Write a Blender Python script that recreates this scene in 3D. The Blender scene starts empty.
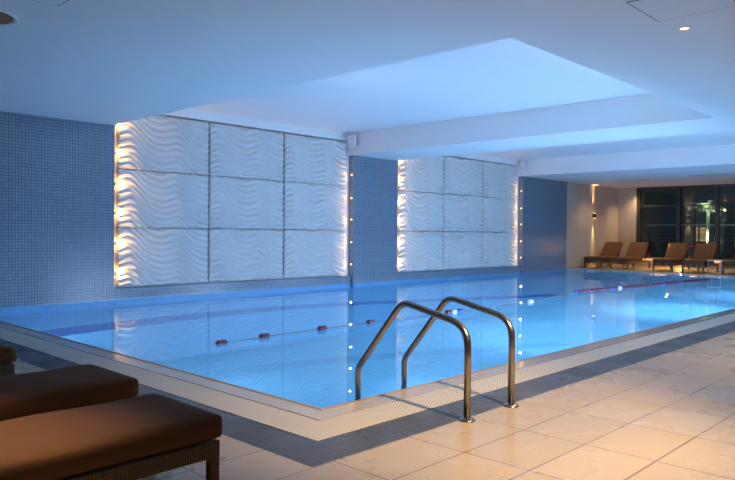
import bpy, bmesh, math, random
from mathutils import Vector, Matrix
random.seed(7)
PI = math.pi
COL = bpy.context.scene.collection
# ------------------------------------------------------------------ dimensions (metres; X along the pool, Y towards the panelled wall)
YW = 11.52          # panelled long wall
XL, XF, YR = 3.133, 22.242, 3.413   # pool edges
ZS, ZR = 3.044, 3.545               # soffit / recess ceiling heights
XE = 26.30                          # window wall
XB, YB = -3.0, -4.0                 # walls behind the viewer
DEPTH = -1.2

# ------------------------------------------------------------------ materials
def newmat(name):
    m = bpy.data.materials.new(name); m.use_nodes = True
    nt = m.node_tree; nt.nodes.clear()
    out = nt.nodes.new('ShaderNodeOutputMaterial')
    return m, nt, out
def prin(nt, col=(.8,.8,.8), rough=.5, metal=0., spec=.5):
    b = nt.nodes.new('ShaderNodeBsdfPrincipled')
    b.inputs['Base Color'].default_value = (*col, 1)
    b.inputs['Roughness'].default_value = rough
    b.inputs['Metallic'].default_value = metal
    b.inputs['Specular IOR Level'].default_value = spec
    return b
def simple(name, col, rough=.5, metal=0., spec=.5, noise=0., nscale=4., bump=0.):
    m, nt, out = newmat(name); b = prin(nt, col, rough, metal, spec)
    nt.links.new(b.outputs[0], out.inputs[0])
    if noise or bump:
        g = nt.nodes.new('ShaderNodeNewGeometry'); n = nt.nodes.new('ShaderNodeTexNoise')
        n.inputs['Scale'].default_value = nscale; n.inputs['Detail'].default_value = 4
        nt.links.new(g.outputs['Position'], n.inputs['Vector'])
    if noise:
        r = nt.nodes.new('ShaderNodeMix'); r.data_type = 'RGBA'
        r.inputs[6].default_value = (*[c*(1-noise) for c in col], 1)
        r.inputs[7].default_value = (*[min(1, c*(1+noise)) for c in col], 1)
        nt.links.new(n.outputs['Fac'], r.inputs[0]); nt.links.new(r.outputs[2], b.inputs['Base Color'])
    if bump:
        bp = nt.nodes.new('ShaderNodeBump'); bp.inputs['Strength'].default_value = bump; bp.inputs['Distance'].default_value = .01
        nt.links.new(n.outputs['Fac'], bp.inputs['Height']); nt.links.new(bp.outputs[0], b.inputs['Normal'])
    return m
def emit(name, col, s):
    m, nt, out = newmat(name); e = nt.nodes.new('ShaderNodeEmission')
    e.inputs[0].default_value = (*col, 1); e.inputs[1].default_value = s
    nt.links.new(e.outputs[0], out.inputs[0]); return m
def grid_mat(name, c1, c2, grout, w, h, mortar, plane='XZ', rough=.3, off=(0,0), stain=0., stain_col=None, spec=.5, rough_var=0., bump=0.):
    """small square or rectangular tiles; plane tells which two world axes the joints follow"""
    m, nt, out = newmat(name); b = prin(nt, c1, rough, 0, spec)
    g = nt.nodes.new('ShaderNodeNewGeometry'); s = nt.nodes.new('ShaderNodeSeparateXYZ'); c = nt.nodes.new('ShaderNodeCombineXYZ')
    nt.links.new(g.outputs['Position'], s.inputs[0])
    if plane == 'AUTO':     # upright faces: the in-plane level axis follows the face normal
        ns = nt.nodes.new('ShaderNodeSeparateXYZ'); nt.links.new(g.outputs['True Normal'], ns.inputs[0])
        ab = nt.nodes.new('ShaderNodeMath'); ab.operation = 'ABSOLUTE'; nt.links.new(ns.outputs[0], ab.inputs[0])
        gt = nt.nodes.new('ShaderNodeMath'); gt.operation = 'GREATER_THAN'; gt.inputs[1].default_value = .5; nt.links.new(ab.outputs[0], gt.inputs[0])
        mx = nt.nodes.new('ShaderNodeMix'); mx.data_type = 'FLOAT'
        nt.links.new(gt.outputs[0], mx.inputs[0]); nt.links.new(s.outputs[0], mx.inputs[2]); nt.links.new(s.outputs[1], mx.inputs[3])
        az = nt.nodes.new('ShaderNodeMath'); az.operation = 'ABSOLUTE'; nt.links.new(ns.outputs[2], az.inputs[0])
        gz = nt.nodes.new('ShaderNodeMath'); gz.operation = 'GREATER_THAN'; gz.inputs[1].default_value = .5; nt.links.new(az.outputs[0], gz.inputs[0])
        my = nt.nodes.new('ShaderNodeMix'); my.data_type = 'FLOAT'
        nt.links.new(gz.outputs[0], my.inputs[0]); nt.links.new(s.outputs[2], my.inputs[2]); nt.links.new(s.outputs[1], my.inputs[3])
        nt.links.new(mx.outputs[0], c.inputs[0]); nt.links.new(my.outputs[0], c.inputs[1])
    else:
        nt.links.new(s.outputs['XYZ'.index(plane[0])], c.inputs[0]); nt.links.new(s.outputs['XYZ'.index(plane[1])], c.inputs[1])
    a = nt.nodes.new('ShaderNodeVectorMath'); a.operation = 'SUBTRACT'; a.inputs[1].default_value = (off[0], off[1], 0)
    nt.links.new(c.outputs[0], a.inputs[0])
    br = nt.nodes.new('ShaderNodeTexBrick'); br.offset = 0; br.squash = 1
    br.inputs['Scale'].default_value = 1; br.inputs['Brick Width'].default_value = w; br.inputs['Row Height'].default_value = h
    br.inputs['Mortar Size'].default_value = mortar; br.inputs['Mortar Smooth'].default_value = .1
    br.inputs['Color1'].default_value = (*c1, 1); br.inputs['Color2'].default_value = (*c2, 1); br.inputs['Mortar'].default_value = (*grout, 1)
    nt.links.new(a.outputs[0], br.inputs['Vector'])
    col = br.outputs['Color']
    if stain:
        n = nt.nodes.new('ShaderNodeTexNoise'); n.inputs['Scale'].default_value = 2.2; n.inputs['Detail'].default_value = 6; n.inputs['Roughness'].default_value = .62
        nt.links.new(g.outputs['Position'], n.inputs['Vector'])
        cr = nt.nodes.new('ShaderNodeValToRGB'); cr.color_ramp.elements[0].position = .42; cr.color_ramp.elements[1].position = .75
        cr.color_ramp.elements[0].color = (0,0,0,1); cr.color_ramp.elements[1].color = (stain,)*3 + (1,)
        nt.links.new(n.outputs['Fac'], cr.inputs[0])
        r = nt.nodes.new('ShaderNodeMix'); r.data_type = 'RGBA'; r.inputs[7].default_value = (*stain_col, 1)
        nt.links.new(cr.outputs[0], r.inputs[0]); nt.links.new(col, r.inputs[6]); col = r.outputs[2]
    if rough_var:
        n2 = nt.nodes.new('ShaderNodeTexNoise'); n2.inputs['Scale'].default_value = 1.7; n2.inputs['Detail'].default_value = 5
        nt.links.new(g.outputs['Position'], n2.inputs['Vector'])
        mr = nt.nodes.new('ShaderNodeMapRange'); mr.inputs['From Min'].default_value = .3; mr.inputs['From Max'].default_value = .75
        mr.inputs['To Min'].default_value = max(.05, rough-rough_var); mr.inputs['To Max'].default_value = rough+rough_var
        nt.links.new(n2.outputs['Fac'], mr.inputs[0]); nt.links.new(mr.outputs[0], b.inputs['Roughness'])
    if bump:
        bp = nt.nodes.new('ShaderNodeBump'); bp.invert = True; bp.inputs['Strength'].default_value = bump; bp.inputs['Distance'].default_value = .004
        nt.links.new(br.outputs['Fac'], bp.inputs['Height']); nt.links.new(bp.outputs[0], b.inputs['Normal'])
    nt.links.new(col, b.inputs['Base Color']); nt.links.new(b.outputs[0], out.inputs[0])
    return m
def glass_sheet(name, tint):
    """a thin pane: clear straight through, mirror-like at a slant"""
    m, nt, out = newmat(name)
    f = nt.nodes.new('ShaderNodeFresnel'); f.inputs['IOR'].default_value = 1.5
    t = nt.nodes.new('ShaderNodeBsdfTransparent'); t.inputs[0].default_value = (*tint, 1)
    gl = nt.nodes.new('ShaderNodeBsdfGlossy'); gl.inputs['Roughness'].default_value = .01
    mx = nt.nodes.new('ShaderNodeMixShader')
    nt.links.new(f.outputs[0], mx.inputs[0]); nt.links.new(t.outputs[0], mx.inputs[1]); nt.links.new(gl.outputs[0], mx.inputs[2])
    nt.links.new(mx.outputs[0], out.inputs[0]); return m

M = {}
M['plaster'] = simple('white_plaster', (.80,.80,.81), .65, noise=.02, nscale=2)
M['mosaic'] = grid_mat('slate_blue_mosaic', (.165,.215,.285), (.20,.255,.33), (.065,.09,.13), .05, .05, .0045, 'AUTO', .28)
M['niche_back'] = simple('niche_plaster', (.75,.75,.76), .6)
M['panel'] = simple('carved_white_panel', (.62,.61,.60), .5, spec=.3)
M['beige_wall'] = simple('beige_wall_paint', (.50,.39,.30), .6, noise=.04, nscale=1.2)
M['tile'] = grid_mat('beige_stone_tile', (.46,.355,.25), (.51,.40,.285), (.14,.10,.07), .607, .4015, .0045, 'XY', .30, (3.069,2.189), .22, (.55,.44,.35), spec=.4, rough_var=.10)
M['band'] = grid_mat('wet_slate_band', (.060,.064,.078), (.088,.090,.105), (.032,.034,.042), .10, .05, .003, 'XY', .40, (0,0), .35, (.13,.11,.10), spec=.3, rough_var=.16)
M['coping'] = grid_mat('grey_coping_stone', (.50,.46,.45), (.54,.50,.49), (.34,.31,.30), .6, .6, .002, 'XY', .13, (.1,.1))
M['lip'] = simple('brown_pool_lip', (.46,.27,.12), .3)
M['gap'] = simple('dark_joint', (.015,.014,.014), .8)
M['basin'] = grid_mat('pale_blue_pool_tile', (.17,.42,.57), (.19,.46,.61), (.12,.36,.51), .12, .12, .006, 'AUTO', .4)
M['lane'] = simple('dark_blue_pool_tile', (.006,.03,.20), .4)
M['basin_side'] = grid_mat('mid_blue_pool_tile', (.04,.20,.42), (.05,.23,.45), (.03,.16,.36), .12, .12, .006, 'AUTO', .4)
M['steel'] = simple('brushed_bronze_steel', (.34,.30,.27), .27, 1.0)
M['dark_metal'] = simple('dark_grey_metal', (.05,.055,.06), .4, .6)
M['white_metal'] = simple('white_enamel', (.75,.75,.76), .4)
M['grey_line'] = simple('hatch_joint', (.16,.15,.16), .7)
M['fabric'] = simple('brown_cushion_fabric', (.125,.058,.028), .85, spec=.2, noise=.10, nscale=3, bump=.1)
M['fabric_side'] = simple('dark_brown_piping', (.05,.032,.022), .8)
M['speaker'] = simple('grey_plastic', (.62,.62,.65), .5)
M['brown_in'] = simple('brown_speaker_cloth', (.24,.14,.06), .9)
M['float_red'] = simple('maroon_float', (.11,.014,.035), .4)
M['float_blue'] = simple('blue_float', (.02,.08,.35), .4)
M['float_white'] = simple('white_float', (.75,.75,.75), .4)
M['rope'] = simple('grey_rope', (.14,.13,.12), .7)
M['red_petal'] = simple('red_petal', (.75,.01,.015), .5)
M['leaf'] = simple('green_leaf', (.05,.13,.04), .5)
M['palm_leaf'] = simple('palm_leaf', (.22,.34,.20), .5)
M['trunk'] = simple('pale_trunk', (.5,.42,.33), .8)
M['soil'] = simple('terracotta_pot', (.25,.10,.05), .8)
M['ext_wall'] = simple('exterior_render', (.16,.15,.13), .8, noise=.2, nscale=.7)
M['ext_floor'] = simple('terrace_paving', (.12,.11,.10), .7, noise=.15)
M['warm_glow'] = emit('warm_lamp_glow', (1,.50,.14), 9)
M['bulb'] = emit('small_bulb_glow', (1,.47,.12), 7)
M['uw_glow'] = emit('pool_lamp_glow', (.55,.9,1), 6)
M['added_cove_glow'] = emit('added_cove_lamp_glow', (.5,.75,1), 2)  # glow of the cove strips added in the recesses
M['lit_window'] = emit('lit_window_glow', (1,.62,.22), .75)
M['pane'] = glass_sheet('window_glass', (.62,.68,.68))

def grating_mat():
    m, nt, out = newmat('cream_pool_grating'); b = prin(nt, (.6,.5,.36), .42)
    g = nt.nodes.new('ShaderNodeNewGeometry'); mp = nt.nodes.new('ShaderNodeMapping'); mp.inputs['Rotation'].default_value = (0,0,math.radians(-32))
    nt.links.new(g.outputs['Position'], mp.inputs[0])
    s = nt.nodes.new('ShaderNodeSeparateXYZ'); nt.links.new(mp.outputs[0], s.inputs[0])
    def tri(sock, per, duty):
        d = nt.nodes.new('ShaderNodeMath'); d.operation='DIVIDE'; d.inputs[1].default_value=per; nt.links.new(sock,d.inputs[0])
        f = nt.nodes.new('ShaderNodeMath'); f.operation='FRACT'; nt.links.new(d.outputs[0],f.inputs[0])
        l = nt.nodes.new('ShaderNodeMath'); l.operation='LESS_THAN'; l.inputs[1].default_value=duty; nt.links.new(f.outputs[0],l.inputs[0]); return l.outputs[0]
    a = tri(s.outputs[1], .021, .30); c = tri(s.outputs[0], .045, .08)
    mx = nt.nodes.new('ShaderNodeMath'); mx.operation='MAXIMUM'; nt.links.new(a,mx.inputs[0]); nt.links.new(c,mx.inputs[1])
    r = nt.nodes.new('ShaderNodeMix'); r.data_type='RGBA'; r.inputs[6].default_value=(.68,.62,.53,1); r.inputs[7].default_value=(.44,.37,.30,1)
    nt.links.new(mx.outputs[0], r.inputs[0]); nt.links.new(r.outputs[2], b.inputs['Base Color']); nt.links.new(b.outputs[0], out.inputs[0])
    return m
M['grating'] = grating_mat()
def wicker_mat():
    m, nt, out = newmat('dark_wicker'); b = prin(nt, (.1,.06,.035), .5)
    g = nt.nodes.new('ShaderNodeNewGeometry')
    w1 = nt.nodes.new('ShaderNodeTexWave'); w1.bands_direction='X'; w1.inputs['Scale'].default_value=26
    w2 = nt.nodes.new('ShaderNodeTexWave'); w2.bands_direction='Z'; w2.inputs['Scale'].default_value=30
    for w in (w1,w2): nt.links.new(g.outputs['Position'], w.inputs['Vector'])
    mu = nt.nodes.new('ShaderNodeMath'); mu.operation='MULTIPLY'; nt.links.new(w1.outputs['Fac'],mu.inputs[0]); nt.links.new(w2.outputs['Fac'],mu.inputs[1])
    r = nt.nodes.new('ShaderNodeMix'); r.data_type='RGBA'; r.inputs[6].default_value=(.05,.032,.018,1); r.inputs[7].default_value=(.34,.22,.12,1)
    nt.links.new(mu.outputs[0], r.inputs[0]); nt.links.new(r.outputs[2], b.inputs['Base Color'])
    bp = nt.nodes.new('ShaderNodeBump'); bp.inputs['Strength'].default_value=.6; bp.inputs['Distance'].default_value=.004
    nt.links.new(mu.outputs[0], bp.inputs['Height']); nt.links.new(bp.outputs[0], b.inputs['Normal'])
    nt.links.new(b.outputs[0], out.inputs[0]); return m
M['wicker'] = wicker_mat()
def water_mat():
    m, nt, out = newmat('pool_water'); b = nt.nodes.new('ShaderNodeBsdfGlass')
    b.inputs['Color'].default_value = (.78,.93,1,1); b.inputs['Roughness'].default_value = 0; b.inputs['IOR'].default_value = 1.33
    g = nt.nodes.new('ShaderNodeNewGeometry'); n = nt.nodes.new('ShaderNodeTexNoise'); n.inputs['Scale'].default_value = 1.3; n.inputs['Detail'].default_value = 1
    bp = nt.nodes.new('ShaderNodeBump'); bp.inputs['Strength'].default_value = .04; bp.inputs['Distance'].default_value = .01
    nt.links.new(g.outputs['Position'], n.inputs['Vector']); nt.links.new(n.outputs['Fac'], bp.inputs['Height']); nt.links.new(bp.outputs[0], b.inputs['Normal'])
    t = nt.nodes.new('ShaderNodeBsdfTransparent'); t.inputs[0].default_value = (.80,.90,1,1)
    mx = nt.nodes.new('ShaderNodeMixShader'); mx.inputs[0].default_value = .20
    nt.links.new(b.outputs[0], mx.inputs[1]); nt.links.new(t.outputs[0], mx.inputs[2])
    nt.links.new(mx.outputs[0], out.inputs[0]); return m
M['water'] = water_mat()

# ------------------------------------------------------------------ mesh helpers
def add_box(bm, x0, x1, y0, y1, z0, z1, mi=0, bevel=0.):
    vs = [bm.verts.new((x,y,z)) for z in (z0,z1) for y in (y0,y1) for x in (x0,x1)]
    fs = [(0,2,3,1),(4,5,7,6),(0,1,5,4),(2,6,7,3),(0,4,6,2),(1,3,7,5)]
    out = []
    for f in fs:
        fc = bm.faces.new([vs[i] for i in f]); fc.material_index = mi; out.append(fc)
    if bevel:
        es = {e for f in out for e in f.edges}
        bmesh.ops.bevel(bm, geom=list(es), offset=bevel, segments=3, profile=.5, affect='EDGES')
    return vs
def add_tube(bm, pts, r, seg=14, mi=0, caps=True):
    pts = [Vector(p) for p in pts]; rings = []; n0 = None
    rr = r if isinstance(r, (list,tuple)) else [r]*len(pts)
    for i, p in enumerate(pts):
        t = ((pts[min(i+1,len(pts)-1)]-p).normalized() + (p-pts[max(i-1,0)]).normalized()).normalized()
        if n0 is None:
            a = Vector((0,0,1)) if abs(t.z) < .9 else Vector((1,0,0)); n0 = t.cross(a).normalized()
        n0 = (n0 - t*n0.dot(t)).normalized(); b = t.cross(n0)
        rings.append([bm.verts.new(p + (n0*math.cos(k*2*PI/seg)+b*math.sin(k*2*PI/seg))*rr[i]) for k in range(seg)])
    for a, b in zip(rings, rings[1:]):
        for k in range(seg):
            f = bm.faces.new((a[k], a[(k+1)%seg], b[(k+1)%seg], b[k])); f.smooth = True; f.material_index = mi
    if caps:
        for q in (list(reversed(rings[0])), rings[-1]): bm.faces.new(q).material_index = mi
def add_lathe(bm, prof, c=(0,0,0), axis='Z', seg=24, mi=0):
    """profile of (radius, height) pairs turned about an axis through c"""
    def P(r, h, a):
        u, v = r*math.cos(a), r*math.sin(a)
        d = {'Z':(u,v,h), 'X':(h,u,v), 'Y':(v,h,u)}[axis]
        return (c[0]+d[0], c[1]+d[1], c[2]+d[2])
    rings = [[bm.verts.new(P(max(r,1e-4), h, k*2*PI/seg)) for k in range(seg)] for r, h in prof]
    for a, b in zip(rings, rings[1:]):
        for k in range(seg):
            f = bm.faces.new((a[k], a[(k+1)%seg], b[(k+1)%seg], b[k])); f.smooth = True; f.material_index = mi
def obj(name, bm, mats, parent=None, loc=None, rot=None, fix=True):
    if fix: bmesh.ops.recalc_face_normals(bm, faces=bm.faces)
    me = bpy.data.meshes.new(name); bm.to_mesh(me); bm.free()
    for m in (mats if isinstance(mats, (list,tuple)) else [mats]): me.materials.append(m)
    o = bpy.data.objects.new(name, me); COL.objects.link(o)
    if parent: o.parent = parent
    if loc: o.location = loc
    if rot: o.rotation_euler = rot
    return o
def B(*boxes, bevel=0.):
    bm = bmesh.new()
    for b in boxes: add_box(bm, *b, bevel=bevel)
    return bm
def tag(o, label, cat, group=None, kind=None):
    o['label'] = label; o['category'] = cat
    if group: o['group'] = group
    if kind: o['kind'] = kind
    return o
def thing(name, label, cat, loc=(0,0,0), rz=0, group=None):
    o = bpy.data.objects.new(name, None); COL.objects.link(o); o.location = loc; o.rotation_euler = (0,0,rz); o.empty_display_size = .1
    return tag(o, label, cat, group)
def struct(name, bm, mats, label=None):
    o = obj(name, bm, mats); o['kind'] = 'structure'
    if label: o['label'] = label
    return o
def copy_tree(o, loc=None, rz=None, label=None, group=None):
    c = o.copy(); COL.objects.link(c)
    for ch in o.children:
        d = ch.copy(); COL.objects.link(d); d.parent = c
        for g in ch.children:
            e = g.copy(); COL.objects.link(e); e.parent = d
    if loc is not None: c.location = loc
    if rz is not None: c.rotation_euler = (0,0,rz)
    if label: c['label'] = label
    if group: c['group'] = group
    return c
def lamp(kind, name, loc, power, col, aim=None, **kw):
    d = bpy.data.lights.new(name, kind); d.energy = power; d.color = col
    for k, v in kw.items(): setattr(d, k, v)
    o = bpy.data.objects.new(name, d); COL.objects.link(o); o.location = loc
    if aim is not None: o.rotation_euler = Vector(aim).to_track_quat('-Z','Y').to_euler()
    return o

# ------------------------------------------------------------------ room shell
N1 = (5.59, 11.54)      # left niche, X range
N2 = (13.13, 19.19)     # right niche
XM = 22.115             # mosaic ends, beige wall begins
bm = bmesh.new()
Z0 = -1.35
add_box(bm, XB, N1[0], YW, 11.95, Z0, ZS+.02)
add_box(bm, N1[1], N2[0], YW, 11.95, Z0, ZS+.02)
add_box(bm, N2[1], XM, YW, 11.95, Z0, ZS+.02)
for a, b in (N1, N2):
    add_box(bm, a, b, 11.60, 11.95, Z0, .17)                     # low mosaic face under the panels
    add_box(bm, a, b, 11.69, 11.95, .17, 3.60, mi=1)             # niche back
    add_box(bm, a, b, 11.56, 11.69, 3.372, 3.60, mi=1)           # plaster strip over the panels
struct('wall_left', bm, [M['mosaic'], M['niche_back']])
struct('wall_far_left', B((XM, XE+.4, YW, 11.95, -.2, ZS+.02), (XE, XE+.4, 10.82, YW, -.2, ZS+.02)), M['beige_wall'])
struct('wall_right', B((XB, XE+.4, YB-.2, YB, -.2, ZS+.02)), M['beige_wall'])
struct('wall_back', B((XB-.2, XB, YB, 11.95, -.2, ZS+.02)), M['beige_wall'])
bm = bmesh.new()                                                 # low plinth and lintel of the window wall
add_box(bm, XE, XE+.4, YB, 10.82, -.2, .30); add_box(bm, XE-.10, XE+.4, YB, 10.82, .30, .34)
struct('wall_far', bm, M['beige_wall'])
# ceiling with two recesses and a beam between
bm = bmesh.new()
R1, R2, YREC = (5.555, 11.425), (13.05, 19.08), 3.49
YT = 11.95
add_box(bm, XB, R1[0], YB, YT, ZS, ZR+.1)
add_box(bm, R1[0], R1[1], YB, YREC, ZS, ZR+.1)
add_box(bm, R1[1], R2[0], YB, YT, ZS, ZR+.1)
add_box(bm, R2[0], R2[1], YB, YREC, ZS, ZR+.1)
add_box(bm, R2[1], XE+.4, YB, YT, ZS, ZR+.1)
add_box(bm, R1[0], R1[1], YREC, YT, ZR, ZR+.1)
add_box(bm, R2[0], R2[1], YREC, YT, ZR, ZR+.1)
struct('ceiling', bm, M['plaster'])
# floor: deck tiles left, near and far of the pool
c0, c1, c2, c3 = 0, .199, .506, .815      # pool edge, coping, grating, slate band outwards
T = -.25
def ring(a, b, far=True):
    """boxes round the pool between offset a and b outwards (left, near and far sides)"""
    r = [(XL-b, XL-a, YR-b, YW, T, 0), (XL-a, XF+a, YR-b, YR-a, T, 0), (XF+a, XF+b, YR-b, YW, T, 0)]
    return r
struct('floor', B((XB, XL-c3, YB, YW, T, 0), (XL-c3, XF+c3, YB, YR-c3, T, 0), (XF+c3, XE, YB, YW, T, 0)), M['tile'])
struct('trim_1', B(*ring(.022, c1-.006)), M['coping'], 'grey stone coping round the pool')
struct('trim_2', B(*ring(c2+.006, c3)), M['band'], 'dark slate mosaic band round the pool')
struct('trim_3', B(*[(x0,x1,y0,y1,T,-.004) for x0,x1,y0,y1,a,b in ring(c1-.006, c1+.006)+ring(c2-.006,c2+.006)]), M['gap'], 'thin dark joints beside the grating')
struct('trim_4', B(*[(x0,x1,y0,y1,T,.004) for x0,x1,y0,y1,a,b in ring(0,.022)]), M['lip'], 'thin brown edge tile of the pool')
g = obj('overflow_grating', B(*ring(c1+.006, c2-.006)), M['grating']); g['kind'] = 'structure'; g.name = 'trim_5'; g['label'] = 'cream overflow grating round the pool'
# pool basin
bm = bmesh.new()
add_box(bm, XL-.2, XF+.2, YR-.2, 11.60, Z0-.05, DEPTH)
add_box(bm, XL-.2, XL, YR-.2, YW, DEPTH, T); add_box(bm, XF, XF+.2, YR-.2, YW, DEPTH, T); add_box(bm, XL, XF, YR-.2, YR, DEPTH, T)
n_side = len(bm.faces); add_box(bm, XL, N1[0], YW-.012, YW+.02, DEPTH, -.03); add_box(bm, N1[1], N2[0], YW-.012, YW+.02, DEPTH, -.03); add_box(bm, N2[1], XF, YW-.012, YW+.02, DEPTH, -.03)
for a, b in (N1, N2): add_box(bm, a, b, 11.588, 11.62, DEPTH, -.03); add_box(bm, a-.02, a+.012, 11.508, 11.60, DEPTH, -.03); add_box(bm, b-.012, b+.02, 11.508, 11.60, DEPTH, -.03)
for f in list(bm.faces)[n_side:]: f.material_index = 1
add_box(bm, XL-.012+.012, XL+.012, YR, YW, DEPTH, -.012); add_box(bm, XF-.012, XF, YR, YW, DEPTH, -.012); add_box(bm, XL, XF, YR, YR+.012, DEPTH, -.012)
struct('pool_basin', bm, [M['basin'], M['basin_side']]).name = 'floor_pool'
# lane line on the pool floor
bm = bmesh.new()
ln = [(3.25,9.36),(4.2,9.50),(5.4,9.60),(6.6,9.64),(7.7,9.55),(8.8,9.28),(10.1,8.80),(11.6,8.17),(13.0,7.56),(13.74,7.23)]
vl = []
for i, (x, y) in enumerate(ln):
    w = .32-.008*i
    vl.append([bm.verts.new((x, y+s*w, z)) for s in (-1,1) for z in (DEPTH+.001, DEPTH+.008)])
for a, b in zip(vl, vl[1:]):
    bm.faces.new((a[1],b[1],b[3],a[3])); bm.faces.new((a[0],b[0],b[1],a[1])); bm.faces.new((a[2],a[3],b[3],b[2]))
struct('floor_lane_line', bm, M['lane'], 'dark blue tiled lane line on the pool floor')
# water
bm = bmesh.new()
add = [(XL+.012, YR+.012),(XF-.012, YR+.012),(XF-.012, YW-.012)]
for a, b in (N2, N1): add += [(b-.012, YW-.012),(b-.012, 11.588),(a+.012, 11.588),(a+.012, YW-.012)]
add += [(XL+.012, YW-.012)]
bm.faces.new([bm.verts.new((x,y,-.012)) for x,y in add])
w = obj('pool_water', bm, M['water'], fix=False)
tag(w, 'still blue water filling the swimming pool', 'water', kind='stuff')

# ------------------------------------------------------------------ carved wave panels
PW, PH = 1.852, 1.030
def panel_mesh():
    bm = bmesh.new(); nx, nz = 84, 150
    def hgt(u, v):
        x = u*PW
        # each ridge falls steeply, levels, humps and falls again
        xx = x - .12*PW - .05*math.sin(3.1*v+.6)
        off = .092*math.cos(2*PI*xx/.93 + .30*math.sin(2*PI*xx/.93)) - .36*x
        ph = (v*PH - off)/.112 + .22*math.sin(2.4*v+1.7*x)
        f = 1 - (ph - math.floor(ph))
        f = f**1.25; s = 1-abs(2*f-1)**2.2               # rounded ridge with a narrow groove
        return .050*s*(.8+.2*math.sin(5*x+3*v))
    grid = [[bm.verts.new((i/nx*PW, -hgt(i/nx, j/nz), j/nz*PH)) for i in range(nx+1)] for j in range(nz+1)]
    for j in range(nz):
        for i in range(nx):
            f = bm.faces.new((grid[j][i], grid[j][i+1], grid[j+1][i+1], grid[j+1][i])); f.smooth = True
    # sides and back
    D = .075
    def side(line):
        bk = [bm.verts.new((v.co.x, D, v.co.z)) for v in line]
        for a, b, c, d in zip(line, line[1:], bk[1:], bk): bm.faces.new((a,b,c,d))
    side(grid[0]); side(list(reversed(grid[-1]))); side([r[0] for r in reversed(grid)]); side([r[-1] for r in grid])
    bm.faces.new([bm.verts.new(p) for p in ((0,D,0),(0,D,PH),(PW,D,PH),(PW,D,0))])
    return bm
pan0 = None
for bay, x0, px in (('left',5.69,1.888), ('right',13.245,1.885)):
    for r, rn in enumerate(('bottom','middle','top')):
        for c, cn in enumerate(('leftmost','centre','rightmost')):
            lab = f'white wave-carved wall panel, {rn} row, {cn} column of the {bay} bay'
            if bay == 'right': lab = f'white wave-carved panel, {rn} row, {cn} column, in the bay past the pillar'
            if pan0 is None:
                pan0 = obj('wave_panel', panel_mesh(), M['panel']); o = pan0
            else:
                o = pan0.copy(); COL.objects.link(o)
            o.location = (x0+c*px, 11.602, .214+r*1.0465)
            tag(o, lab, 'wall panel', 'wave panels in the wall bays')

# ------------------------------------------------------------------ small warm lamps down the sides of each bay
lamp0 = None
hts = (.445, .97, 1.51, 2.02, 2.57, 3.08)
wds = ('lowest','second from the bottom','third from the bottom','third from the top','second from the top','topmost')
for x, side, where in ((5.60,1,'left edge of left bay'), (11.53,-1,'right edge of left bay by pillar'),
                       (13.14,1,'left edge of right bay by pillar'), (19.18,-1,'right edge of right bay')):
    for z, wd in zip(hts, wds):
        lab = f'small warm lamp, {wd}, {where}'
        if lamp0 is None:
            lamp0 = thing('niche_lamp', lab, 'lamp', group='lamps down the sides of the bays')
            bm = bmesh.new(); add_lathe(bm, [(0,-.012),(.026,-.012),(.026,.012),(.020,.026),(.017,.020)], axis='X', seg=14); obj('housing', bm, M['speaker'], lamp0)
            bm = bmesh.new(); add_lathe(bm, [(.0185,.018),(.012,.030),(0,.034)], axis='X', seg=14); obj('bulb', bm, M['bulb'], lamp0)
            t = lamp0
        else: t = copy_tree(lamp0, label=lab)
        t.location = (x+side*.012, 11.545+.012, z); t.rotation_euler = (0, 0, 0 if side > 0 else PI)
        lamp('SPOT', 'niche_light', (x+side*.050, 11.522, z), 14 if side > 0 else 7, (1,.50,.12), (side, .30, .0),
             spot_size=math.radians(172), spot_blend=.8, shadow_soft_size=.012)

# ------------------------------------------------------------------ things on the beams and ceiling
def wall_speaker(loc, lab):
    t = thing('wall_speaker', lab, 'speaker', loc, group='small speakers on the beams')
    obj('case', B((-.10,0,-.10,.10,-.135,.135), bevel=.01), M['speaker'], t)
    bm = bmesh.new(); add_box(bm, -.112,-.10,-.075,.075,-.11,.11); obj('grille', bm, M['white_metal'], t)
wall_speaker((11.325,11.33,3.345), 'small grey box speaker at the wall end of the nearer ceiling beam')
wall_speaker((18.98,11.36,3.39), 'small grey box speaker at the wall end of the farther ceiling beam')
bm = bmesh.new(); add_lathe(bm, [(.30,0),(.30,-.008),(.285,-.012),(.265,-.005),(.250,0.0)], seg=40)
t = thing('ceiling_speaker', 'round ceiling speaker with pale rim and brown cloth above the loungers', 'ceiling speaker', (1.94,6.50,ZS))
obj('rim', bm, M['white_metal'], t)
bm = bmesh.new(); add_lathe(bm, [(.262,-.003),(.08,-.004),(0,-.004)], seg=40); obj('grille', bm, M['brown_in'], t)
def hatch(x0,x1,y0,y1,lab):
    t = thing('ceiling_hatch', lab, 'access hatch', ((x0+x1)/2,(y0+y1)/2,ZS), group='access hatches in the ceiling')
    a, b = (x1-x0)/2, (y1-y0)/2; w = .012
    obj('frame', B((-a,a,-b,-b+w,-.003,0), (-a,a,b-w,b,-.003,0), (-a,-a+w,-b+w,b-w,-.003,0), (a-w,a,-b+w,b-w,-.003,0)), M['grey_line'], t)
    obj('cover', B((-a+w,a-w,-b+w,b-w,-.005,0)), M['plaster'], t)
hatch(5.33,5.99,1.10,2.29,'white access hatch with grey outline beside the near ceiling downlight')
hatch(1.55,2.30,5.16,5.76,'white access hatch with grey outline by the round ceiling speaker')
dl0 = None
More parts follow.
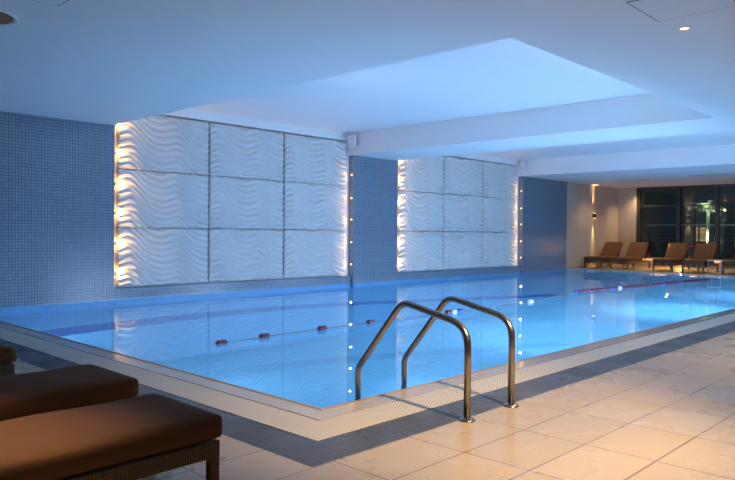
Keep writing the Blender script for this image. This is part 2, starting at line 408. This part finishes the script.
def downlight(x, y, lab, power=0, aim=(0,0,-1), cone=125):
    global dl0
    if dl0 is None:
        dl0 = t = thing('downlight', lab, 'downlight', (x,y,ZS), group='recessed ceiling downlights')
        bm = bmesh.new(); add_lathe(bm, [(.052,0),(.052,-.006),(.044,-.009),(.036,-.003)], seg=22); obj('trim_ring', bm, M['white_metal'], t)
        bm = bmesh.new(); add_lathe(bm, [(.037,-.003),(.020,-.004),(0,-.004)], seg=22); obj('lens', bm, M['warm_glow'], t)
    else: t = copy_tree(dl0, (x,y,ZS), label=lab)
    if power:
        lamp('SPOT', 'downlight_beam', (x,y,ZS-.03), power, (1,.72,.38), aim, spot_size=math.radians(cone), spot_blend=.9, shadow_soft_size=.035)
downlight(6.34,2.19,'near warm downlight beside the ceiling hatch', 70)
for x, y, lab, p in ((26.0,10.45,'warm downlight against the left end of the window',150),
                     (23.32,7.92,'warm downlight in the far ceiling, middle of three over the loungers',60),
                     (25.26,7.90,'warm downlight nearest the window above the fourth lounger',90),
                     (23.57,10.55,'warm downlight by the wall lamp at the far end',90)):
    downlight(x, y, lab, p)
for x, y, p, aim, cone in ((3.2,-.1,1120,(.65,2.6,-3),60), (.50,2.8,430,(.05,.1,-3),46), (7.4,-.3,330,(.4,1.2,-3),90), (10.6,.4,120,(0,0,-1),100), (14.2,.4,90,(0,0,-1),100), (24.8,5.2,80,(0,0,-1),110)):   # the rest of the row of downlights, outside the picture
    downlight(x, y, 'warm downlight over the deck beyond the picture edge', p, aim, cone)
bm = bmesh.new()
v0 = None
for k, (x,y,l, lab) in enumerate(((22.63,9.5,1.3,'slim linear air vent in the far ceiling, nearer the mosaic wall'),(22.1,6.9,1.2,'slim linear air vent in the far ceiling, nearer the right edge'))):
    t = thing('ceiling_vent', lab, 'air vent', (x,y,ZS), group='linear vents in the far ceiling')
    obj('frame', B((-.07,.07,-l/2,l/2,-.004,0)), M['white_metal'], t)
    for s in (-.036,0,.036): obj('slot', B((s-.008,s+.008,-l/2+.03,l/2-.03,-.006,-.003)), M['gap'], t)
bm.free()

# ------------------------------------------------------------------ pool ladder rails
def fillet(P, R, n=7):
    out = [Vector(P[0])]
    for i in range(1, len(P)-1):
        a, p, b = Vector(P[i-1]), Vector(P[i]), Vector(P[i+1]); d1 = (a-p).normalized(); d2 = (b-p).normalized()
        ang = d1.angle(d2); t = R[i-1]/math.tan(ang/2); t = min(t, (a-p).length*.49, (b-p).length*.49)
        s, e = p+d1*t, p+d2*t
        for k in range(n+1):
            q = k/n; out.append(s*(1-q)**2 + p*2*q*(1-q) + e*q*q)
    out.append(Vector(P[-1])); return out
lad = thing('pool_ladder', 'bronze steel pool ladder with two arched handrails on the near pool edge', 'pool ladder', (3.867,2.555,0))
RY = [(0,0,.004),(0,0,.605),(0,.555,.722),(0,.985,.195),(0,.985,-1.05)]
for sx in (-.262, .262):
    bm = bmesh.new(); add_tube(bm, [p+Vector((sx,0,0)) for p in fillet(RY, [.17,.13,.12])], .0232, 18)
    h = obj('handrail', bm, M['steel'], lad)
    bm = bmesh.new(); add_lathe(bm, [(.023,.022),(.034,.020),(.050,.010),(.054,.006),(.054,0)], (sx,0,0), seg=28); obj('base_flange', bm, M['steel'], h)
for z in (-.30,-.58,-.86):
    obj('step', B((-.262,.262,.955,1.025,z-.015,z+.015), bevel=.006), M['steel'], lad)

# ------------------------------------------------------------------ lane rope
rp = thing('lane_rope', 'grey lane rope with maroon, blue and white floats crossing the pool', 'lane rope', (XL,6.2,0))
path = [(3.15,6.12,-.20),(3.6,6.2,-.10),(4.10,6.25,-.02),(5.0,6.25,0),(6.6,6.26,0),(8.5,6.24,0),(10.9,6.28,0),(13.3,6.70,0),(16.4,6.40,0),(19.75,6.10,0),(22.2,6.08,-.02)]
bm = bmesh.new(); add_tube(bm, [(x-XL,y-6.2,z) for x,y,z in path], .006, 6); obj('rope', bm, M['rope'], rp)
def on(x):
    for a, b in zip(path, path[1:]):
        if a[0] <= x <= b[0]:
            q = (x-a[0])/(b[0]-a[0]); return Vector(a).lerp(Vector(b), q), math.atan2(b[1]-a[1], b[0]-a[0])
fl = {}
def flt(x, key, L=.125, r=.035):
    p, a = on(x)
    k = (key, L)
    if k not in fl:
        bm = bmesh.new(); add_lathe(bm, [(0,-L/2),(r*.75,-L/2),(r,-L*.32),(r*.9,0),(r,L*.32),(r*.75,L/2),(0,L/2)], axis='X', seg=14)
        o = fl[k] = obj('float', bm, M['float_'+key], rp)
    else:
        o = fl[k].copy(); COL.objects.link(o); o.parent = rp
    o.location = (p.x-XL, p.y-6.2, p.z+.008); o.rotation_euler = (0,0,a)
for x in (4.25,4.83,5.73,6.61): flt(x, 'red')
flt(8.30,'red'); flt(8.44,'white',.10); flt(8.58,'blue'); flt(10.75,'white',.14)
k = 0; x = 13.3
while x < 19.7:
    flt(x, 'blue' if k in (0,9,24,30) else ('white' if k in (11,) else 'red'), .145, .038); x += .158; k += 1

# ------------------------------------------------------------------ loungers
def soft_box(bm, x0,x1,y0,y1,z0,z1, r=.03, n=4, nx=14, ny=6, fold=None):
    """upholstered slab: rounded edges, very slightly domed top"""
    vs = add_box(bm, x0,x1,y0,y1,z0,z1)
def make_lounger(lab, group, back=.55):
    """foot end at the origin's +X side; long axis along X, foot faces +X. origin = middle of foot edge on the floor"""
    t = thing('sun_lounger', lab, 'sun lounger', group=group)
    W, L, H = .60, 1.95, .245
    w = W/2
    obj('frame', B((-L+.02,-.02,-w-.004,-w+.045,H-.075,H), (-L+.02,-.02,w-.045,w+.004,H-.075,H), (-.065,-.02,-w+.045,w-.045,H-.075,H), (-L+.02,-L+.065,-w+.045,w-.045,H-.075,H),
                   (-1.28,-.065,-w+.045,w-.045,H-.022,H-.008), bevel=.004), M['wicker'], t)
    for x in (-.0425, -L+.0425):
        for s in (-1,1):
            obj('leg', B((x-.0225,x+.0225,s*(w-.0205)-.0225,s*(w-.0205)+.0225,0,H-.074), bevel=.003), M['wicker'], t)
    # seat cushion, a padded slab
    def pad(length, thick, width, wr=0.):
        bm = bmesh.new(); nx, ny, nz = 30, 14, 5
        bmv = {}
        def shp(i,j,k):
            x = -length*i/nx; y = -width/2+width*j/ny; z = thick*k/nz
            # rounded box through a superellipse pull-in near the edges
            r = .020
            ex = max(0, r-min(-x, length+x)); ey = max(0, r-min(y+width/2, width/2-y)); ez = max(0, r-min(z, thick-z))
            d = math.sqrt(ex*ex+ey*ey+ez*ez)
            P = Vector((x,y,z))
            if d > r:
                s = (d-r)/d
                P.x += (-1 if -x < length/2 else 1)*ex*s; P.y += (1 if y < 0 else -1)*ey*s; P.z += (1 if z < thick/2 else -1)*ez*s
            if k == nz:
                P.z += .010*(1-(2*y/width)**4)*min(1,(-x)/.1)*min(1,(length+x)/.1) + wr*.004*math.sin(9*x+4*y)
                P.z += wr*.012*math.exp(-((x+1.02+.5*(y+.3))/.035)**2)*max(0, 1-(y+.3)/.35)
            if 0 < k < nz and (j == 0): P.y -= .006*math.sin(PI*k/nz)
            return P
        def V(i,j,k):
            if (i,j,k) not in bmv: bmv[(i,j,k)] = bm.verts.new(shp(i,j,k))
            return bmv[(i,j,k)]
        # finer spacing near edges
        def quad(a,b,c,d):
            f = bm.faces.new((V(*a),V(*b),V(*c),V(*d))); f.smooth = True
        for i in range(nx):
            for j in range(ny):
                quad((i,j,0),(i+1,j,0),(i+1,j+1,0),(i,j+1,0)); quad((i,j,nz),(i,j+1,nz),(i+1,j+1,nz),(i+1,j,nz))
        for i in range(nx):
            for k in range(nz):
                quad((i,0,k),(i,0,k+1),(i+1,0,k+1),(i+1,0,k)); quad((i,ny,k),(i+1,ny,k),(i+1,ny,k+1),(i,ny,k+1))
        for j in range(ny):
            for k in range(nz):
                quad((0,j,k),(0,j+1,k),(0,j+1,k+1),(0,j,k+1)); quad((nx,j,k),(nx,j,k+1),(nx,j+1,k+1),(nx,j+1,k))
        return bm
    c = obj('seat_cushion', pad(1.27, .115, W, 1.), M['fabric'], t, loc=(0,0,H+.004))
    bm = bmesh.new(); y = -w-.001; add_tube(bm, [(-.03,-w+.002,.094),(-1.24,-w+.002,.094)], .0035, 6)
    add_tube(bm, [(.0,-w+.03,.094),(.0,w-.03,.094)], .0035, 6)
    obj('piping', bm, M['fabric_side'], c)
    a = math.radians(40)
    bk = obj('backrest_frame', B((-.70,0,-w+.03,w-.03,-.035,0), bevel=.004), M['wicker'], t, loc=(-1.26,0,H+.01), rot=(0,a*1.1,0))
    obj('back_cushion', pad(.74, .10, W), M['fabric'], t, loc=(-1.255,0,H+.03), rot=(0,a*1.1,0))
    for s in (-1,1): obj('prop_bar', B((-1.66,-1.63,s*(w-.08)-.01,s*(w-.08)+.01,.2,.62)), M['dark_metal'], t)
    return t
near = [(1.800, 2.940, 'brown cushioned wicker sun lounger nearest the camera, lower left corner'),
        (1.905, 3.925, 'brown cushioned wicker sun lounger, second from the camera at the left edge'),
        (1.785, 5.47, 'brown cushioned wicker sun lounger farthest from the camera at the left edge, barely in view')]
l0 = make_lounger(near[0][2], 'brown loungers on the left deck'); l0.location = (near[0][0], near[0][1], 0); l0.rotation_euler = (0,0,math.radians(1.5))
for x, y, lab in near[1:]: copy_tree(l0, (x,y,0), label=lab)
far = [(23.2,11.08,'dark lounger with raised back, farthest left by the beige wall'),
       (23.35,10.18,'dark lounger with raised back, second from the beige wall'),
       (23.30,8.66,'brown lounger with raised back, third from the beige wall'),
       (22.85,7.55,'brown lounger with raised back, between the third lounger and the side table'),
       (23.10,6.45,'dark lounger at the right edge beyond the side table')]
for i, (x,y,lab) in enumerate(far):
    o = copy_tree(l0, (x,y,0), PI + math.radians((-1,-1,3,4,0)[i]), lab, 'loungers in front of the window')
    o.scale = (1.0,1.08,1.10)
t = thing('side_table', 'small pale square side table between the two right-hand loungers', 'side table', (23.35,7.0,0))
obj('table_top', B((-.20,.20,-.2,.2,.40,.43), bevel=.005), M['speaker'], t)
for sx in (-1,1):
    for sy in (-1,1): obj('leg', B((sx*.18-.012,sx*.18+.012,sy*.18-.012,sy*.18+.012,0,.40)), M['speaker'], t)

# ------------------------------------------------------------------ wall lamp on the beige wall
t = thing('wall_lamp', 'slim up-and-down wall lamp lit warm on the beige wall', 'wall lamp', (24.13,YW,1.90))
obj('body', B((-.055,.055,-.12,-.02,-.085,.085), bevel=.006), M['dark_metal'], t)
obj('backplate', B((-.04,.04,-.02,0,-.06,.06)), M['dark_metal'], t)
for s in (1,-1):
    obj('lens', B((-.045,.045,-.105,-.035,*(sorted((s*.083,s*.090))))), M['warm_glow'], t)
    lamp('SPOT', 'wall_lamp_beam', (24.13,YW-.07,1.90+s*.12), 330, (1,.60,.24), (0,.05,s), spot_size=math.radians(22), spot_blend=.8, shadow_soft_size=.02)

# ------------------------------------------------------------------ window wall
mull = [(10.82,10.60),(9.32,9.20),(7.97,7.86),(6.5,6.38),(5.0,4.88),(3.5,3.38),(2,1.88),(.5,.38),(-1,-1.12),(-2.5,-2.62)]
def window_bay(n, y1, y0):
    o = obj('window_%d' % n, B((XE+.16,XE+.17,y0,y1,.34,ZS)), M['pane']); o['kind'] = 'structure'
    bm = B((XE+.10,XE+.24,y1,y1+.12,.34,ZS), (XE+.12,XE+.22,y0,y1,.34,.40), (XE+.12,XE+.22,y0,y1,ZS-.08,ZS), (XE+.13,XE+.21,y0,y1,2.30,2.34))
    f = obj('window_frame', bm, M['dark_metal'], o)
ys = [10.70, 9.20, 7.86, 6.40, 4.9, 3.4, 1.9, .4, -1.1, -2.6, -4.0]
for n, (a, b) in enumerate(zip(ys, ys[1:])): window_bay(n+1, a, b+.12 if b > -4 else b)

t = thing('added_sill_light', 'warm strip light added under the window sill behind the loungers', 'strip light', (XE-.04,9.1,.30))  # unseen strip added to throw a yellow band on plinth and floor
obj('channel', B((-.02,.02,-1.65,1.65,-.02,0)), M['dark_metal'], t)
obj('diffuser', B((-.014,.014,-1.6,1.6,-.026,-.02)), M['warm_glow'], t)
lamp('AREA', 'added_sill_beam', (XE-.05,9.1,.262), 24, (1,.60,.22), (-.5,0,-1), shape='RECTANGLE', size=.04, size_y=3.2)

# red flowers on the sill
def flower(x, y, z, n, lab, h):
    t = thing('potted_red_flower', lab, 'potted plant', (x,y,z), group='red flowers on the window sill')
    bm = bmesh.new(); add_lathe(bm, [(0,0),(.045,0),(.06,.10),(.065,.11),(.05,.11),(0,.10)], seg=16); obj('pot', bm, M['soil'], t)
    bm = bmesh.new()
    rnd = random.Random(n*3+1)
    tips = []
    for k in range(n):
        a = k*2.4; e = Vector((math.cos(a)*.07, math.sin(a)*.11, h*(.75+.25*rnd.random()))); tips.append(e)
        add_tube(bm, [(0,0,.1),(e.x*.4,e.y*.4,e.z*.6),e], .005, 6)
        for j in range(3):
            m_ = e*(.45+.15*j); d = Vector((math.cos(a+j*2),math.sin(a+j*2),.3))*.08
            s_ = d.cross(Vector((0,0,1))).normalized()*.02
            p = [m_, m_+d*.5+s_, m_+d, m_+d*.5-s_]; bm.faces.new([bm.verts.new(q) for q in p])
    obj('foliage', bm, M['leaf'], t)
    for e in tips:
        bm = bmesh.new()
        for q in range(2):
            for k in range(7):
                a = k*2*PI/7+q*.4; d = Vector((math.cos(a),math.sin(a),.25+.7*q))*(.075-.02*q); s_ = Vector((-math.sin(a),math.cos(a),0))*.026
                p = [e, e+d*.55+s_, e+d, e+d*.55-s_]; bm.faces.new([bm.verts.new(v) for v in p])
        obj('blossom', bm, M['red_petal'], t)
flower(26.24,10.28,.34,2,'low red flower in a pot on the sill behind the second lounger',.20)
flower(26.24,8.78,.34,3,'taller red flowers in a pot on the sill between the third and fourth loungers',.50)

# ------------------------------------------------------------------ terrace outside at night
struct('floor_terrace', B((XE+.4,40,-10,22,-.2,-.02)), M['ext_floor'])
t = thing('neighbour_building', 'dark building across the terrace with lit balconies, seen through the glass', 'building', (38,8,-.02))
obj('facade', B((0,1.5,-14,12,0,9)), M['ext_wall'], t)
def ext_win(y0,y1,z0,z1,m):
    bars = [(-.10,-.05,y0,y1,z0+(z1-z0)*q-.015,z0+(z1-z0)*q+.015) for q in (.25,.5,.75)]
    f = obj('window', B((-.03,0,y0,y1,z0,z1), *bars), M['dark_metal'], t); obj('pane', B((-.05,-.03,y0+.06,y1-.06,z0+.06,z1-.06)), m, f)
ext_win(3.85,4.75,.85,1.72,M['lit_window'])
ext_win(2.3,2.6,.6,.9,M['lit_window'])
ext_win(7.0,7.2,.6,.85,M['lit_window'])
t = thing('balustrade', 'pale horizontal rail balustrade on the terrace beyond the glass', 'railing', (31,7,0))
obj('handrail', B((-.03,.03,-9,5.2,1.62,1.68)), M['speaker'], t)
obj('lower_rail', B((-.015,.015,-9,5.2,1.15,1.18)), M['dark_metal'], t)
for y in (-8.9,-6,-3,0,3,5.1): obj('post', B((-.025,.025,y-.025,y+.025,-.02,1.62)), M['dark_metal'], t)
def palm(x,y,h,r,lab,n=26,seed=3):
    t = thing('palm_tree', lab, 'tree', (x,y,-.02), group='lit palms on the terrace')
    bm = bmesh.new(); add_tube(bm, [(0,0,0),(.03,.02,h*.5),(0,0,h)], [.08,.055,.07], 10); obj('trunk', bm, M['trunk'], t)
    bm = bmesh.new(); rnd = random.Random(seed)
    for k in range(n):
        a = rnd.random()*2*PI; el = rnd.uniform(-.1,1.1); L = r*rnd.uniform(.7,1.1)
        d = Vector((math.cos(a)*math.cos(el), math.sin(a)*math.cos(el), math.sin(el)))
        s_ = Vector((-math.sin(a),math.cos(a),0))
        pts = [Vector((0,0,h))+d*L*q+Vector((0,0,-.45*L*q*q)) for q in (0,.25,.5,.75,1)]
        for i in range(4):
            p, q = pts[i], pts[i+1]
            for m_ in range(3):
                c = p.lerp(q, m_/3); tip = (q-p).normalized()
                for sg in (-1,1):
                    e = c + (s_*sg*.75+tip*.7)*L*.24*(1-.12*i); n_ = tip*.03
                    bm.faces.new([bm.verts.new(v) for v in (c-n_, c+n_, e)])
    obj('fronds', bm, M['palm_leaf'], t)
    t2 = thing('ground_uplight', 'small ground uplight beneath ' + ('the taller' if r > .8 else 'the lower') + ' palm outside', 'lamp', (x-.45,y,-.02))
    bm = bmesh.new(); add_lathe(bm, [(.06,0),(.06,.05),(.045,.06)], seg=14); obj('housing', bm, M['dark_metal'], t2)
    bm = bmesh.new(); add_lathe(bm, [(.045,.058),(0,.058)], seg=14); obj('lens', bm, M['warm_glow'], t2)
    lamp('SPOT', 'uplight_beam', (x-.45,y,.07), 3600*r*r, (1,.85,.6), (.38,0,h-.05), spot_size=math.radians(36), spot_blend=.8, shadow_soft_size=.03)
t = thing('stand_in_pillar', 'added terrace pillar for a lamp standing in for a reflected sconce', 'pillar', (31.2,10.5,-.02))  # pillar and lamp built in place of a sconce mirrored in the glass
obj('shaft', B((0,.35,-.20,.20,0,3.1)), M['ext_wall'], t)
t = thing('wall_lamp', 'lamp beyond the glass standing in for the reflection of a wall lamp', 'wall lamp', (31.2,10.5,1.96))  # solid lamp modelled for what is a reflection in the pane
obj('body', B((-.10,-.0,-.05,.05,-.12,.12), bevel=.006), M['dark_metal'], t)
for s in (1,-1):
    obj('lens', B((-.09,-.03,-.04,.04,*(sorted((s*.115,s*.124))))), M['warm_glow'], t)
    lamp('SPOT', 'reflection_lamp_beam', (31.2-.09,10.5,1.96+s*.15), 60, (1,.62,.28), (.08,0,s), spot_size=math.radians(45), spot_blend=.7, shadow_soft_size=.02)
palm(30.0,9.33,2.25,1.05,'tall palm lit from below on the terrace, seen through the glass')
palm(29.2,8.75,1.0,.45,'low palm lit from below on the terrace, under the tall one',18,5)

# ------------------------------------------------------------------ lights of the pool and the added coves
uw0 = None
def uw(loc, aim, power, lab):
    global uw0
    rz = math.atan2(aim[1], aim[0])
    if uw0 is None:
        uw0 = t = thing('underwater_light', lab, 'underwater light', loc, rz, 'underwater lights in the pool walls')
        bm = bmesh.new(); add_lathe(bm, [(.135,0),(.135,.015),(.115,.03),(.105,.018)], axis='X', seg=24); obj('bezel', bm, M['white_metal'], t)
        bm = bmesh.new(); add_lathe(bm, [(.108,.018),(.05,.026),(0,.028)], axis='X', seg=24); obj('lens', bm, M['uw_glow'], t)
    else: t = copy_tree(uw0, loc, rz, lab)
    a = Vector(aim); p = Vector(loc)+a*.05
    lamp('AREA', 'underwater_beam', p, power, (.56,.73,1), (aim[0],aim[1],.12), shape='DISK', size=.24)
for x, p in ((5.2,38),(8.7,520),(12.6,580),(16.5,300),(20,80)):
    uw((x,YR+.012,-.72), (0,1,0), p, 'round underwater light below the near long pool edge')
for y in (5.4,9.0):
    uw((XL+.012,y,-.55), (1,0,0), 28, 'round underwater light below the left pool edge')
# unseen strips added on the hidden recess faces to brighten the recess ceilings
def cove(x0,x1,y0,y1,aim,power,lab):
    t = thing('added_cove_light', lab, 'cove light', ((x0+x1)/2,(y0+y1)/2,3.26), group='added cove lights in the ceiling recesses')
    a, b = (x1-x0)/2, (y1-y0)/2
    obj('channel', B((-a,a,-b,b,-.03,.0)), M['white_metal'], t)
    obj('diffuser', B((-a*.9,a*.9,-b*.9,b*.9,0,.008)), M['added_cove_glow'], t)
    L = max(x1-x0, y1-y0)
    lamp('AREA', 'added_cove_beam', ((x0+x1)/2+aim[0]*.04,(y0+y1)/2+aim[1]*.04,3.29), power, (.60,.76,1), aim, shape='RECTANGLE', size=L if x1-x0 > y1-y0 else .06, size_y=.06 if x1-x0 > y1-y0 else L)
cove(R1[0]+.3,R1[1]-1.3,YREC,YREC+.06,(0,.60,.80),20,'added cove light on the near side of the nearer ceiling recess')
cove(R2[0]+.3,R2[1]-1.3,YREC,YREC+.06,(0,.60,.80),20,'added cove light on the near side of the farther ceiling recess')
cove(R1[0],R1[0]+.06,YREC+.3,YW-.8,(.50,0,.85),10,'added cove light on the left side of the nearer ceiling recess')
cove(R2[0],R2[0]+.06,YREC+.3,YW-.8,(.50,0,.85),10,'added cove light on the left side of the farther ceiling recess')

# ------------------------------------------------------------------ world, camera, view
w = bpy.data.worlds.new('night'); bpy.context.scene.world = w; w.use_nodes = True
w.node_tree.nodes['Background'].inputs[0].default_value = (.30,.42,.50,1); w.node_tree.nodes['Background'].inputs[1].default_value = .38
F, PITCH, ROLL, YAW = 682.75, -.0107, .0087, .7639
fw = Vector((math.cos(YAW)*math.cos(PITCH), math.sin(YAW)*math.cos(PITCH), math.sin(PITCH)))
rt = Vector((math.sin(YAW), -math.cos(YAW), 0)); up = rt.cross(fw)
r2 = rt*math.cos(ROLL)+up*math.sin(ROLL); u2 = up*math.cos(ROLL)-rt*math.sin(ROLL)
cd = bpy.data.cameras.new('camera'); co = bpy.data.objects.new('camera', cd); COL.objects.link(co)
m = Matrix((r2, u2, -fw)).transposed().to_4x4(); m.translation = (0,0,1.2); co.matrix_world = m
cd.sensor_fit = 'HORIZONTAL'; cd.sensor_width = 36; cd.lens = F/735*36; cd.clip_end = 200; cd.clip_start = .05
sc = bpy.context.scene; sc.camera = co
sc.view_settings.view_transform = 'Standard'; sc.view_settings.look = 'None'; sc.view_settings.gamma = 1; sc.view_settings.exposure = 0
sc.view_settings.use_curve_mapping = False
sc.cycles.max_bounces = 14; sc.cycles.diffuse_bounces = 5; sc.cycles.glossy_bounces = 5; sc.cycles.transmission_bounces = 10
sc.cycles.sample_clamp_indirect = 6
